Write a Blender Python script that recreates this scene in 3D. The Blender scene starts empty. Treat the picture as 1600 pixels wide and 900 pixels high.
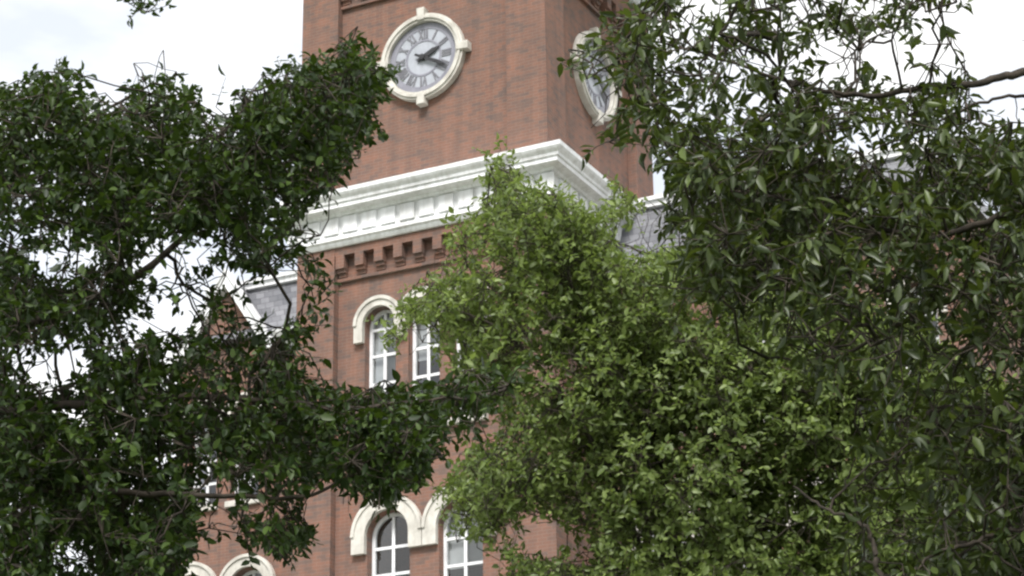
import bpy, bmesh, math, random
import numpy as np
from mathutils import Vector, Matrix

random.seed(7)
rng = np.random.default_rng(11)
sc = bpy.context.scene
COL = sc.collection

# ------------------------------------------------------------------ camera
FPX = 3451.5                                   # focal length in pixels of a 1600 px wide frame
PITCH, ROLL, THETA = (math.radians(a) for a in (20.789, 0.8754, 26.696))
EYE = 1.7
_fw = np.array([0, math.cos(PITCH), math.sin(PITCH)])
_up0 = np.array([0, -math.sin(PITCH), math.cos(PITCH)])
_rt0 = np.array([1.0, 0, 0])
_rt = _rt0 * math.cos(ROLL) - _up0 * math.sin(ROLL)
_up = _up0 * math.cos(ROLL) + _rt0 * math.sin(ROLL)
cam_d = bpy.data.cameras.new('camera')
cam_d.sensor_width = 36.0
cam_d.lens = 36.0 * FPX / 1600.0
cam_d.clip_end = 6000
cam = bpy.data.objects.new('camera', cam_d)
COL.objects.link(cam)
cam.matrix_world = Matrix(((_rt[0], _up[0], -_fw[0], 0), (_rt[1], _up[1], -_fw[1], 0),
                           (_rt[2], _up[2], -_fw[2], EYE), (0, 0, 0, 1)))
sc.camera = cam

# ------------------------------------------------------------------ sky, sun, exposure
SUN_EL, SUN_AZ = math.radians(52), math.radians(-172)    # azimuth from +Y, clockwise
world = bpy.data.worlds.new('World')
sc.world = world
world.use_nodes = True
wn, wl = world.node_tree.nodes, world.node_tree.links
wn.clear()
w_out = wn.new('ShaderNodeOutputWorld')
w_bg = wn.new('ShaderNodeBackground')
w_bg.inputs['Strength'].default_value = 0.12
w_sky = wn.new('ShaderNodeTexSky')
w_sky.sky_type = 'NISHITA'
w_sky.sun_disc = False
w_sky.sun_elevation = SUN_EL
w_sky.sun_rotation = SUN_AZ
w_sky.dust_density = 3.0
w_tc = wn.new('ShaderNodeTexCoord')
w_map = wn.new('ShaderNodeMapping')
w_map.inputs['Scale'].default_value = (1.0, 1.0, 2.2)
w_map.inputs['Location'].default_value = (0.35, 0.1, 0.0)
w_noise = wn.new('ShaderNodeTexNoise')
w_noise.inputs['Scale'].default_value = 3.1
w_noise.inputs['Detail'].default_value = 6.0
w_noise.inputs['Roughness'].default_value = 0.55
w_ramp = wn.new('ShaderNodeValToRGB')
w_ramp.color_ramp.elements[0].position = 0.40
w_ramp.color_ramp.elements[0].color = (0.54, 0.54, 0.54, 1)
w_ramp.color_ramp.elements[1].position = 0.56
w_ramp.color_ramp.elements[1].color = (1, 1, 1, 1)
w_mix = wn.new('ShaderNodeMix')
w_mix.data_type = 'RGBA'
w_mix.inputs['B'].default_value = (6.9, 6.9, 6.9, 1)       # sunlit white cloud deck
wl.new(w_tc.outputs['Generated'], w_map.inputs['Vector'])
wl.new(w_map.outputs['Vector'], w_noise.inputs['Vector'])
wl.new(w_noise.outputs['Fac'], w_ramp.inputs['Fac'])
wl.new(w_ramp.outputs['Color'], w_mix.inputs['Factor'])
wl.new(w_sky.outputs['Color'], w_mix.inputs['A'])
wl.new(w_mix.outputs['Result'], w_bg.inputs['Color'])
wl.new(w_bg.outputs['Background'], w_out.inputs['Surface'])

sun_d = bpy.data.lights.new('sun', 'SUN')
sun_d.energy = 2.9
sun_d.angle = math.radians(18)
sun_d.color = (1.0, 0.975, 0.94)
sun = bpy.data.objects.new('sun', sun_d)
COL.objects.link(sun)
_to_sun = Vector((math.sin(SUN_AZ) * math.cos(SUN_EL), math.cos(SUN_AZ) * math.cos(SUN_EL), math.sin(SUN_EL)))
sun.rotation_euler = _to_sun.to_track_quat('Z', 'Y').to_euler()
sun.location = (0, -20, 60)

sc.view_settings.view_transform = 'Standard'
sc.view_settings.look = 'None'
sc.view_settings.gamma = 1.0
sc.view_settings.use_curve_mapping = False
sc.view_settings.exposure = 0.78
sc.render.engine = 'CYCLES'
sc.cycles.pixel_filter_type = 'BLACKMAN_HARRIS'
sc.cycles.filter_width = 2.4
sc.cycles.max_bounces = 6
sc.cycles.diffuse_bounces = 5
sc.cycles.use_adaptive_sampling = True
sc.cycles.adaptive_threshold = 0.025
sc.cycles.transparent_max_bounces = 8

# ------------------------------------------------------------------ projection (to read positions off the photograph)
def project(P):
    """world points (N,3) -> pixel x, pixel y (1600 x 900 frame)"""
    Q = np.asarray(P, float) - np.array([0, 0, EYE])
    d = Q @ _fw
    return 800 + FPX * (Q @ _rt) / d, 450 - FPX * (Q @ _up) / d

def at(x, y, Y):
    """point at horizontal distance Y seen at pixel x, y"""
    x, y, Y = np.broadcast_arrays(np.asarray(x, float), np.asarray(y, float), np.asarray(Y, float))
    d = _fw + _rt * ((x - 800) / FPX)[..., None] + _up * ((450 - y) / FPX)[..., None]
    return d * (Y / d[..., 1])[..., None] + np.array([0, 0, EYE])

# ------------------------------------------------------------------ materials
def new_mat(name):
    m = bpy.data.materials.new(name)
    m.use_nodes = True
    n, l = m.node_tree.nodes, m.node_tree.links
    return m, n, l, n['Principled BSDF']

def ramp(n, stops):
    r = n.new('ShaderNodeValToRGB')
    e = r.color_ramp.elements
    while len(e) < len(stops):
        e.new(0.5)
    for i, (p, c) in enumerate(stops):
        e[i].position = p
        e[i].color = (*c, 1)
    return r

def noise(n, scale, detail=4, rough=0.55):
    t = n.new('ShaderNodeTexNoise')
    t.inputs['Scale'].default_value = scale
    t.inputs['Detail'].default_value = detail
    t.inputs['Roughness'].default_value = rough
    return t

def mixc(n, l, mode, fac, a, b):
    x = n.new('ShaderNodeMix')
    x.data_type = 'RGBA'
    x.blend_type = mode
    for sock, v in (('Factor', fac), ('A', a), ('B', b)):
        if hasattr(v, 'is_output'):
            l.new(v, x.inputs[sock])
        elif sock == 'Factor':
            x.inputs[sock].default_value = v
        else:
            x.inputs[sock].default_value = (*v, 1)
    return x.outputs['Result']

def wall_vector(n, l):
    """(x + y, z) of the building frame: brick courses stay level on every face"""
    tc = n.new('ShaderNodeTexCoord')
    sep = n.new('ShaderNodeSeparateXYZ')
    add = n.new('ShaderNodeMath')
    add.operation = 'ADD'
    cmb = n.new('ShaderNodeCombineXYZ')
    l.new(tc.outputs['Object'], sep.inputs['Vector'])
    l.new(sep.outputs['X'], add.inputs[0])
    l.new(sep.outputs['Y'], add.inputs[1])
    l.new(add.outputs[0], cmb.inputs['X'])
    l.new(sep.outputs['Z'], cmb.inputs['Y'])
    return tc, cmb

def brick_mat(name, c1, c2, grey, mortar):
    m, n, l, b = new_mat(name)
    tc, v = wall_vector(n, l)
    bt = n.new('ShaderNodeTexBrick')
    bt.inputs['Scale'].default_value = 1.0
    bt.inputs['Brick Width'].default_value = 0.225
    bt.inputs['Row Height'].default_value = 0.077
    bt.inputs['Mortar Size'].default_value = 0.005
    bt.inputs['Mortar Smooth'].default_value = 0.3
    bt.inputs['Color1'].default_value = (*c1, 1)
    bt.inputs['Color2'].default_value = (*c2, 1)
    bt.inputs['Mortar'].default_value = (*mortar, 1)
    bt.inputs['Bias'].default_value = -0.1
    l.new(v.outputs['Vector'], bt.inputs['Vector'])
    # burnt and sooty bricks scattered over the wall, bigger weathered patches
    bt2 = n.new('ShaderNodeTexBrick')
    for k in ('Brick Width', 'Row Height'):
        bt2.inputs[k].default_value = bt.inputs[k].default_value
    bt2.inputs['Scale'].default_value = 1.0
    bt2.inputs['Mortar Size'].default_value = 0.0
    bt2.inputs['Color1'].default_value = (0, 0, 0, 1)
    bt2.inputs['Color2'].default_value = (1, 1, 1, 1)
    l.new(v.outputs['Vector'], bt2.inputs['Vector'])
    r2 = ramp(n, [(0.60, (0, 0, 0)), (1.0, (0.85, 0.85, 0.85))])
    l.new(bt2.outputs['Color'], r2.inputs['Fac'])
    c = mixc(n, l, 'MIX', r2.outputs['Color'], bt.outputs['Color'], grey)
    nz = noise(n, 2.0, 8, 0.72)
    l.new(tc.outputs['Object'], nz.inputs['Vector'])
    rz = ramp(n, [(0.34, (0.84, 0.92, 0.97)), (0.50, (1.0, 1.0, 1.0)), (0.64, (1.13, 1.03, 0.98))])
    l.new(nz.outputs['Fac'], rz.inputs['Fac'])
    c = mixc(n, l, 'MULTIPLY', 1.0, c, rz.outputs['Color'])
    # damp streaks running down the wall
    mp = n.new('ShaderNodeMapping')
    mp.inputs['Scale'].default_value = (2.6, 2.6, 0.22)
    l.new(tc.outputs['Object'], mp.inputs['Vector'])
    nv = noise(n, 1.6, 5, 0.6)
    l.new(mp.outputs['Vector'], nv.inputs['Vector'])
    rv = ramp(n, [(0.40, (0.86, 0.88, 0.90)), (0.58, (1.03, 1.01, 1.0))])
    l.new(nv.outputs['Fac'], rv.inputs['Fac'])
    c = mixc(n, l, 'MULTIPLY', 0.9, c, rv.outputs['Color'])
    l.new(c, b.inputs['Base Color'])
    b.inputs['Roughness'].default_value = 0.88
    b.inputs['Specular IOR Level'].default_value = 0.25
    bp = n.new('ShaderNodeBump')
    bp.inputs['Strength'].default_value = 0.5
    bp.inputs['Distance'].default_value = 0.012
    inv = n.new('ShaderNodeMath')
    inv.operation = 'SUBTRACT'
    inv.inputs[0].default_value = 1.0
    l.new(bt.outputs['Fac'], inv.inputs[1])
    l.new(inv.outputs[0], bp.inputs['Height'])
    l.new(bp.outputs['Normal'], b.inputs['Normal'])
    return m

def weathered(name, base, dark, scale=2.5, rough=0.6, spec=0.35, streak=0.5, lo=0.38, hi=0.62):
    m, n, l, b = new_mat(name)
    tc = n.new('ShaderNodeTexCoord')
    a = noise(n, scale, 7, 0.65)
    l.new(tc.outputs['Object'], a.inputs['Vector'])
    r = ramp(n, [(lo, dark), (hi, base)])
    l.new(a.outputs['Fac'], r.inputs['Fac'])
    mp = n.new('ShaderNodeMapping')
    mp.inputs['Scale'].default_value = (5, 5, 0.5)
    l.new(tc.outputs['Object'], mp.inputs['Vector'])
    s = noise(n, 2.0, 5, 0.6)
    l.new(mp.outputs['Vector'], s.inputs['Vector'])
    rs = ramp(n, [(0.36, (0.80, 0.79, 0.77)), (0.55, (1, 1, 1))])
    l.new(s.outputs['Fac'], rs.inputs['Fac'])
    c = mixc(n, l, 'MULTIPLY', streak, r.outputs['Color'], rs.outputs['Color'])
    l.new(c, b.inputs['Base Color'])
    b.inputs['Roughness'].default_value = rough
    b.inputs['Specular IOR Level'].default_value = spec
    bp = n.new('ShaderNodeBump')
    bp.inputs['Strength'].default_value = 0.15
    bp.inputs['Distance'].default_value = 0.01
    f = noise(n, 40, 3)
    l.new(tc.outputs['Object'], f.inputs['Vector'])
    l.new(f.outputs['Fac'], bp.inputs['Height'])
    l.new(bp.outputs['Normal'], b.inputs['Normal'])
    return m

def slate_mat():
    m, n, l, b = new_mat('slate')
    tc, v = wall_vector(n, l)
    bt = n.new('ShaderNodeTexBrick')
    bt.inputs['Scale'].default_value = 1.0
    bt.inputs['Brick Width'].default_value = 0.26
    bt.inputs['Row Height'].default_value = 0.17
    bt.inputs['Mortar Size'].default_value = 0.006
    bt.inputs['Color1'].default_value = (0.12, 0.125, 0.14, 1)
    bt.inputs['Color2'].default_value = (0.225, 0.23, 0.25, 1)
    bt.inputs['Mortar'].default_value = (0.06, 0.06, 0.07, 1)
    l.new(v.outputs['Vector'], bt.inputs['Vector'])
    a = noise(n, 1.4, 6, 0.6)
    l.new(tc.outputs['Object'], a.inputs['Vector'])
    r = ramp(n, [(0.35, (0.8, 0.8, 0.82)), (0.65, (1.12, 1.1, 1.08))])
    l.new(a.outputs['Fac'], r.inputs['Fac'])
    l.new(mixc(n, l, 'MULTIPLY', 1.0, bt.outputs['Color'], r.outputs['Color']), b.inputs['Base Color'])
    b.inputs['Roughness'].default_value = 0.5
    bp = n.new('ShaderNodeBump')
    bp.inputs['Strength'].default_value = 0.6
    bp.inputs['Distance'].default_value = 0.012
    bp.invert = True
    l.new(bt.outputs['Fac'], bp.inputs['Height'])
    l.new(bp.outputs['Normal'], b.inputs['Normal'])
    return m

def glass_mat():
    m, n, l, b = new_mat('window_glass')
    out = n['Material Output']
    n.remove(b)
    fr = n.new('ShaderNodeFresnel')
    fr.inputs['IOR'].default_value = 1.52
    nz = noise(n, 1.1, 3)
    tc = n.new('ShaderNodeTexCoord')
    l.new(tc.outputs['Object'], nz.inputs['Vector'])
    bp = n.new('ShaderNodeBump')
    bp.inputs['Strength'].default_value = 0.12
    bp.inputs['Distance'].default_value = 0.05
    l.new(nz.outputs['Fac'], bp.inputs['Height'])
    gl = n.new('ShaderNodeBsdfGlossy')
    gl.inputs['Roughness'].default_value = 0.03
    l.new(bp.outputs['Normal'], gl.inputs['Normal'])
    tr = n.new('ShaderNodeBsdfTransparent')
    tr.inputs['Color'].default_value = (0.75, 0.78, 0.78, 1)
    mx = n.new('ShaderNodeMixShader')
    ad = n.new('ShaderNodeMath')
    ad.operation = 'MULTIPLY_ADD'
    ad.inputs[1].default_value = 1.4
    ad.inputs[2].default_value = 0.04
    l.new(fr.outputs['Fac'], ad.inputs[0])
    l.new(ad.outputs[0], mx.inputs['Fac'])
    l.new(tr.outputs['BSDF'], mx.inputs[1])
    l.new(gl.outputs['BSDF'], mx.inputs[2])
    l.new(mx.outputs['Shader'], out.inputs['Surface'])
    return m

def leaf_mat(name, dark, mid, light, trans, rough=0.42, tfac=0.28, spec=0.4):
    m, n, l, b = new_mat(name)
    out = n['Material Output']
    g = n.new('ShaderNodeNewGeometry')
    oi = n.new('ShaderNodeObjectInfo')
    ad = n.new('ShaderNodeMath')
    ad.operation = 'ADD'
    l.new(g.outputs['Random Per Island'], ad.inputs[0])
    l.new(oi.outputs['Random'], ad.inputs[1])
    fr = n.new('ShaderNodeMath')
    fr.operation = 'FRACT'
    l.new(ad.outputs[0], fr.inputs[0])
    r = ramp(n, [(0.0, dark), (0.45, mid), (0.86, light), (1.0, tuple(min(1, c * 1.5) for c in light))])
    l.new(fr.outputs[0], r.inputs['Fac'])
    l.new(r.outputs['Color'], b.inputs['Base Color'])
    b.inputs['Roughness'].default_value = rough
    b.inputs['Specular IOR Level'].default_value = spec
    tl = n.new('ShaderNodeBsdfTranslucent')
    l.new(mixc(n, l, 'MIX', 0.6, r.outputs['Color'], trans), tl.inputs['Color'])
    mx = n.new('ShaderNodeMixShader')
    mx.inputs['Fac'].default_value = tfac
    l.new(b.outputs['BSDF'], mx.inputs[1])
    l.new(tl.outputs['BSDF'], mx.inputs[2])
    l.new(mx.outputs['Shader'], out.inputs['Surface'])
    return m

M = {}
M['brick'] = brick_mat('brick', (0.210, 0.116, 0.087), (0.180, 0.108, 0.085), (0.142, 0.104, 0.090), (0.24, 0.18, 0.15))
M['stone'] = weathered('limestone', (0.63, 0.61, 0.56), (0.45, 0.43, 0.39), 2.2, 0.8, 0.2, 0.5)
M['paint'] = weathered('white_paint', (0.85, 0.86, 0.88), (0.70, 0.71, 0.72), 1.6, 0.5, 0.35, 0.85)
M['frame'] = weathered('window_paint', (0.80, 0.81, 0.83), (0.66, 0.67, 0.69), 3.0, 0.4, 0.4, 0.4)
M['slate'] = slate_mat()
M['glass'] = glass_mat()
M['dial'] = weathered('dial_enamel', (0.41, 0.43, 0.48), (0.35, 0.37, 0.41), 3.0, 0.35, 0.5, 0.3)
M['track'] = weathered('dial_track', (0.26, 0.26, 0.30), (0.21, 0.21, 0.25), 5.0, 0.45, 0.4, 0.3)
M['numeral'] = weathered('numeral_paint', (0.20, 0.20, 0.22), (0.15, 0.15, 0.17), 6, 0.5, 0.4, 0.3)
M['hand'] = weathered('hand_metal', (0.03, 0.03, 0.033), (0.02, 0.02, 0.022), 6, 0.5, 0.4, 0.2)
M['shade'] = weathered('roller_shade', (0.55, 0.55, 0.56), (0.45, 0.45, 0.46), 2, 0.9, 0.1, 0.2)
M['door'] = weathered('door_paint', (0.10, 0.06, 0.04), (0.06, 0.035, 0.025), 3, 0.5, 0.4, 0.4)
M['grass'] = weathered('grass', (0.085, 0.108, 0.05), (0.055, 0.075, 0.032), 0.35, 0.95, 0.1, 0.0)
M['paving'] = weathered('concrete', (0.46, 0.45, 0.42), (0.36, 0.35, 0.33), 0.8, 0.9, 0.2, 0.0)
M['bark'] = weathered('bark', (0.075, 0.062, 0.05), (0.03, 0.026, 0.022), 9, 0.9, 0.15, 0.6)
M['leaf_dark'] = leaf_mat('leaf_dark', (0.012, 0.024, 0.006), (0.018, 0.036, 0.008), (0.042, 0.070, 0.013), (0.12, 0.20, 0.015), 0.48, 0.17, 0.24)
M['leaf_mid'] = leaf_mat('leaf_mid', (0.020, 0.033, 0.010), (0.034, 0.052, 0.014), (0.062, 0.088, 0.020), (0.15, 0.20, 0.018), 0.42, 0.24)
M['leaf_light'] = leaf_mat('leaf_light', (0.074, 0.112, 0.028), (0.120, 0.168, 0.042), (0.172, 0.224, 0.066), (0.25, 0.34, 0.06), 0.45, 0.42)

# ------------------------------------------------------------------ object helpers
def link(name, me, mat=None, parent=None, smooth=False):
    if mat is not None and not me.materials:
        me.materials.append(M[mat])
    o = bpy.data.objects.new(name, me)
    COL.objects.link(o)
    if parent is not None:
        o.parent = parent
    return o

def obj(name, bm, mat, parent=None, recalc=True, bevel=0.0):
    if recalc:
        bmesh.ops.recalc_face_normals(bm, faces=bm.faces)
    if bevel:
        bmesh.ops.bevel(bm, geom=[e for e in bm.edges if len(e.link_faces) == 2 and e.calc_face_angle(0) > 0.6],
                        offset=bevel, segments=1, affect='EDGES')
    me = bpy.data.meshes.new(name)
    bm.to_mesh(me)
    bm.free()
    return link(name, me, mat, parent)

def empty(name, loc, rotz, label, cat, group=None):
    o = bpy.data.objects.new(name, None)
    COL.objects.link(o)
    o.location = loc
    o.rotation_euler = (0, 0, rotz)
    o.empty_display_size = 0.5
    tag(o, label, cat, group)
    return o

def tag(o, label=None, cat=None, group=None, kind=None):
    for k, v in (('label', label), ('category', cat), ('group', group), ('kind', kind)):
        if v:
            o[k] = v
    return o

def box(bm, x0, x1, y0, y1, z0, z1, f=None):
    f = f or (lambda x, y, z: (x, y, z))
    v = [bm.verts.new(f(x, y, z)) for x in (x0, x1) for y in (y0, y1) for z in (z0, z1)]
    for q in ((0, 1, 3, 2), (4, 6, 7, 5), (0, 4, 5, 1), (2, 3, 7, 6), (0, 2, 6, 4), (1, 5, 7, 3)):
        bm.faces.new([v[i] for i in q])

def one_box(name, mat, parent, *a, f=None, bevel=0.0):
    bm = bmesh.new()
    box(bm, *a, f=f)
    return obj(name, bm, mat, parent, bevel=bevel)

def plate(outer, holes, d0, d1, f):
    """flat slab with holes: outlines in (a, z), from depth d0 to d1, placed by f(a, d, z)"""
    bm = bmesh.new()
    rings = []
    for d in (d0, d1):
        edges, rr = [], []
        for loop in [outer] + holes:
            vs = [bm.verts.new((a, d, z)) for a, z in loop]
            rr.append(vs)
            edges += [bm.edges.new((vs[i], vs[(i + 1) % len(vs)])) for i in range(len(vs))]
        bmesh.ops.triangle_fill(bm, use_beauty=True, use_dissolve=False, edges=edges, normal=(0, -1, 0))
        rings.append(rr)
    for A, B in zip(*rings):
        for i in range(len(A)):
            j = (i + 1) % len(A)
            bm.faces.new((A[i], A[j], B[j], B[i]))
    for v in bm.verts:
        v.co = f(*v.co)
    return bm

def arch_loop(c, hw, z0, zs, n=14, grow=0.0):
    """door-shaped outline: straight sides from z0 up to the spring line zs, half circle above"""
    r = hw + grow
    pts = [(c - r, z0), (c + r, z0)]
    pts += [(c + r * math.cos(math.pi * i / n), zs + r * math.sin(math.pi * i / n)) for i in range(n + 1)]
    return pts

def sweep(profile, hx, hy, cx=0, cy=0):
    """mitred moulding round a rectangle; profile = [(projection, z)]"""
    bm = bmesh.new()
    rows = []
    for p, z in profile:
        rows.append([bm.verts.new((cx + sx * (hx + p), cy + sy * (hy + p), z)) for sx, sy in ((-1, -1), (1, -1), (1, 1), (-1, 1))])
    for A, B in zip(rows, rows[1:] + rows[:1]):
        for i in range(4):
            j = (i + 1) % 4
            bm.faces.new((A[i], A[j], B[j], B[i]))
    return bm

def seg_bm(bm, poly, d0, d1, f):
    """convex outline in (a, z) as a slab"""
    A = [bm.verts.new(f(a, d0, z)) for a, z in poly]
    B = [bm.verts.new(f(a, d1, z)) for a, z in poly]
    bm.faces.new(A)
    bm.faces.new(B[::-1])
    for i in range(len(A)):
        j = (i + 1) % len(A)
        bm.faces.new((A[i], B[i], B[j], A[j]))

def ring_bm(c, zc, r0, r1, d0, d1, f, a0=0.0, a1=2 * math.pi, n=48, bm=None):
    bm = bm or bmesh.new()
    full = abs(a1 - a0 - 2 * math.pi) < 1e-6
    k = n if full else n + 1
    rows = []
    for i in range(k):
        t = a0 + (a1 - a0) * i / n
        rows.append([bm.verts.new(f(c + r * math.cos(t), d, zc + r * math.sin(t))) for r, d in ((r0, d0), (r1, d0), (r1, d1), (r0, d1))])
    for i in range(n):
        A, B = rows[i], rows[(i + 1) % k]
        for q in range(4):
            w = (q + 1) % 4
            bm.faces.new((A[q], A[w], B[w], B[q]))
    if not full:
        bm.faces.new(rows[0])
        bm.faces.new(rows[-1][::-1])
    return bm

# ------------------------------------------------------------------ ground
bm = bmesh.new()
bmesh.ops.create_grid(bm, x_segments=8, y_segments=8, size=2500)
tag(obj('ground', bm, 'grass', recalc=False), kind='structure')

Z0 = 25.066                                    # height of the clock centre above the ground
H = lambda z: Z0 + z                           # heights below are read relative to the clock centre
HX, HY = 3.25, 2.99                            # half width and half depth of the tower
_eL = np.array([-math.cos(THETA), math.sin(THETA), 0])
_corner = np.array([0.8418, 44.747, 0.0])
BASE = _corner + HX * _eL                      # middle of the tower's front, on the ground
SET = 3.2                                      # the hall's front stands back behind the tower's front

# unseen walk and plaza, added and widened to bounce neutral light onto the cornice
_ex = np.array([math.cos(THETA), -math.sin(THETA), 0]); _ey = np.array([math.sin(THETA), math.cos(THETA), 0])
bm = bmesh.new()
for (x0, x1, y0, y1) in ((-18, 18, -15.0, -2.2), (-2.5, 2.5, -60, -15.0)):
    vs = [bm.verts.new(tuple(BASE + x * _ex + y * _ey + np.array([0, 0, 0.006]))) for x, y in ((x0, y0), (x1, y0), (x1, y1), (x0, y1))]
    bm.faces.new(vs)
tag(obj('bounce_paving', bm, 'paving', recalc=False), kind='structure')

# ------------------------------------------------------------------ windows shared by tower and hall
def window(parent, f, c, hw, z0, zs, d, rows, shade=None, glass_drop=0.0):
    """timber sash in an arched opening: window (frame) > muntin, pane, roller shade"""
    fw = 0.075
    loop_o = arch_loop(c, hw - 0.004, z0, zs)
    loop_i = arch_loop(c, hw - fw, z0 + fw, zs)
    w = obj('window', plate(loop_o, [loop_i], d, d + 0.10, f), 'frame', parent)
    t = 0.035
    top = zs + hw - fw
    one_box('muntin', 'frame', w, c - t, c + t, d + 0.012, d + 0.07, z0 + fw, top - 0.01, f=f)
    zr = [z for z in rows if z0 + fw < z < zs + 0.3 * hw]
    for z in zr:
        wd = hw - fw + 0.002 if z <= zs else math.sqrt(max(0.01, (hw - fw) ** 2 - (z - zs) ** 2))
        one_box('muntin', 'frame', w, c - wd, c + wd, d + 0.016, d + 0.066, z - 0.033, z + 0.033, f=f)
    # panes: two columns between the muntins, the top ones quarter-round
    zb = [z0 + fw] + sorted(zr)
    for i, za in enumerate(zb):
        last = i == len(zb) - 1
        for s in (-1, 1):
            r = hw - fw - 0.002
            if last:
                poly = [(c + s * 0.01, za), (c + s * r, za)]
                zz = max(za, zs)
                a0 = math.asin(min(1, (zz - zs) / r)) if zz > zs else 0
                for k in range(8):
                    a = a0 + (math.pi / 2 - a0) * k / 7
                    poly.append((c + s * max(0.01, r * math.cos(a)), zs + r * math.sin(a)))
            else:
                poly = [(c + s * 0.01, za), (c + s * r, za), (c + s * r, zb[i + 1]), (c + s * 0.01, zb[i + 1])]
            bm = bmesh.new()
            bm.faces.new([bm.verts.new(f(a, d + 0.045, z)) for a, z in poly])
            obj('pane', bm, 'glass', w, recalc=False)
    if shade is not None:
        bm = plate(arch_loop(c, hw - 0.02, shade, zs), [], d + 0.14, d + 0.15, f)
        obj('roller_shade', bm, 'shade', w)
    one_box('window_sill', 'stone', parent, c - hw - 0.08, c + hw + 0.08, d - 0.32, d - 0.02, z0 - 0.16, z0 - 0.004, f=f, bevel=0.012)
    return w

def hood(parent, f, cs, zs, r0, band, leg, d0, d1):
    """stone hood mould over a row of arched openings, its feet shared between neighbours"""
    r1 = r0 + band
    pitch = cs[1] - cs[0] if len(cs) > 1 else 99
    for i, c in enumerate(cs):
        lim = pitch / 2
        a_r = math.acos(min(1, lim / r1)) if i < len(cs) - 1 and lim < r1 else 0.0
        a_l = math.acos(min(1, lim / r1)) if i > 0 and lim < r1 else 0.0
        bm = bmesh.new()
        n = 22
        def cut(t):
            # outer point clipped at the half-way line to the neighbour
            x = r1 * math.cos(t)
            if i < len(cs) - 1:
                x = min(x, lim - 0.0015)
            if i > 0:
                x = max(x, -lim + 0.0015)
            return x, r1 * math.sin(t)
        rowsv = []
        for k in range(n + 1):
            t = math.pi * k / n
            ix, iz = r0 * math.cos(t), r0 * math.sin(t)
            ox, oz = cut(t)
            rowsv.append([bm.verts.new(f(c + x, d, zs + z)) for x, z, d in ((ix, iz, d0), (ox, oz, d0), (ox, oz, d1), (ix, iz, d1))])
        # feet
        right = min(r1, lim - 0.0015) if i < len(cs) - 1 else r1
        left = min(r1, lim - 0.0015) if i > 0 else r1
        fr = [bm.verts.new(f(c + x, d, zs - leg)) for x, d in ((r0, d0), (right, d0), (right, d1), (r0, d1))]
        fl = [bm.verts.new(f(c + x, d, zs - leg)) for x, d in ((-r0, d0), (-left, d0), (-left, d1), (-r0, d1))]
        chain = [fr] + rowsv + [fl]
        for A, B in zip(chain, chain[1:]):
            for q in range(4):
                w = (q + 1) % 4
                bm.faces.new((A[q], A[w], B[w], B[q]))
        bm.faces.new(fr)
        bm.faces.new(fl[::-1])
        obj('hood_mould', bm, 'stone', parent)
        # raised drip edge along the outside of the arch
        a0 = a_r
        a1 = math.pi - a_l
        obj('drip_edge', ring_bm(c, zs, r1 - 0.075, r1 + 0.004, d0 - 0.035, d0 + 0.02, f, a0, a1, 20), 'stone', parent)

# ------------------------------------------------------------------ the clock tower
tower = empty('clock_tower', tuple(BASE), -THETA,
              'tall red brick clock tower with white dentilled cornice behind the trees', 'tower')
CY = HY                                        # tower axis in the building frame

def face_map(k):
    """k = 0 front, 1 right, 2 back, 3 left: (a along the face, d into the wall, z) -> building frame"""
    c, s = (1, 0, -1, 0)[k], (0, 1, 0, -1)[k]
    half = HY if k % 2 == 0 else HX
    def f(a, d, z):
        x, y = a, -half + d
        return (c * x - s * y, CY + s * x + c * y, z)
    return f, (HX if k % 2 == 0 else HY)

PIER, REC = 1.0, 0.22
HEAD = H(2.95)
for sx in (-1, 1):
    for sy in (-1, 1):
        x0, x1 = sorted((sx * HX, sx * (HX - PIER)))
        y0, y1 = sorted((CY + sy * HY, CY + sy * (HY - PIER)))
        one_box('corner_pier', 'brick', tower, x0, x1, y0, y1, 0, HEAD)

UP_C, UP_HW, UP_S, UP_Z0 = (-1.14, -0.02, 1.10), 0.40, H(-6.37), H(-8.9)
LO_C, LO_HW, LO_S, LO_Z0 = (-0.90, 0.88), 0.53, H(-11.28), H(-14.0)
GR_S, GR_Z0 = H(-17.6), H(-20.4)
for k in range(4):
    f, hw = face_map(k)
    a1 = hw - PIER
    holes = []
    if k == 0:
        holes = [arch_loop(c, UP_HW, UP_Z0, UP_S) for c in UP_C] + [arch_loop(c, LO_HW, LO_Z0, LO_S) for c in LO_C]
        holes += [arch_loop(c, LO_HW, GR_Z0, GR_S) for c in LO_C]
    obj('wall_panel', plate([(-a1, 0.0), (a1, 0.0), (a1, HEAD), (-a1, HEAD)], holes, REC, REC + 0.34, f), 'brick', tower)
    # brick frieze over each recess and the row of stepped corbels that carries it
    for zf0, zf1 in ((H(-4.60), H(-3.10)), (H(2.44), HEAD - 0.003)):
        one_box('frieze_band', 'brick', tower, -a1, a1, 0.012, REC - 0.003, zf0, zf1, f=f)
        zc = zf0
        pitch = 0.508
        n = int(2 * a1 / pitch)
        for i in range(n + 1):
            a = -a1 + 0.02 + (i + 0.02) * pitch + 0.36 - 0.25
            if a + 0.12 > a1:
                break
            bm = bmesh.new()
            for j, (hwid, dep, dz0, dz1) in enumerate(((0.112, 0.006, -0.32, -0.002), (0.106, 0.07, -0.41, -0.321), (0.100, 0.13, -0.50, -0.411))):
                box(bm, a - hwid, a + hwid, dep, REC - 0.003, zc + dz0, zc + dz1, f=f)
            obj('brick_corbel', bm, 'brick', tower)
        # thin string of headers below the corbels
        one_box('string_course', 'brick', tower, -a1 + 0.002, a1 - 0.002, REC - 0.085, REC - 0.004, zc - 0.60, zc - 0.525, f=f)

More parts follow.
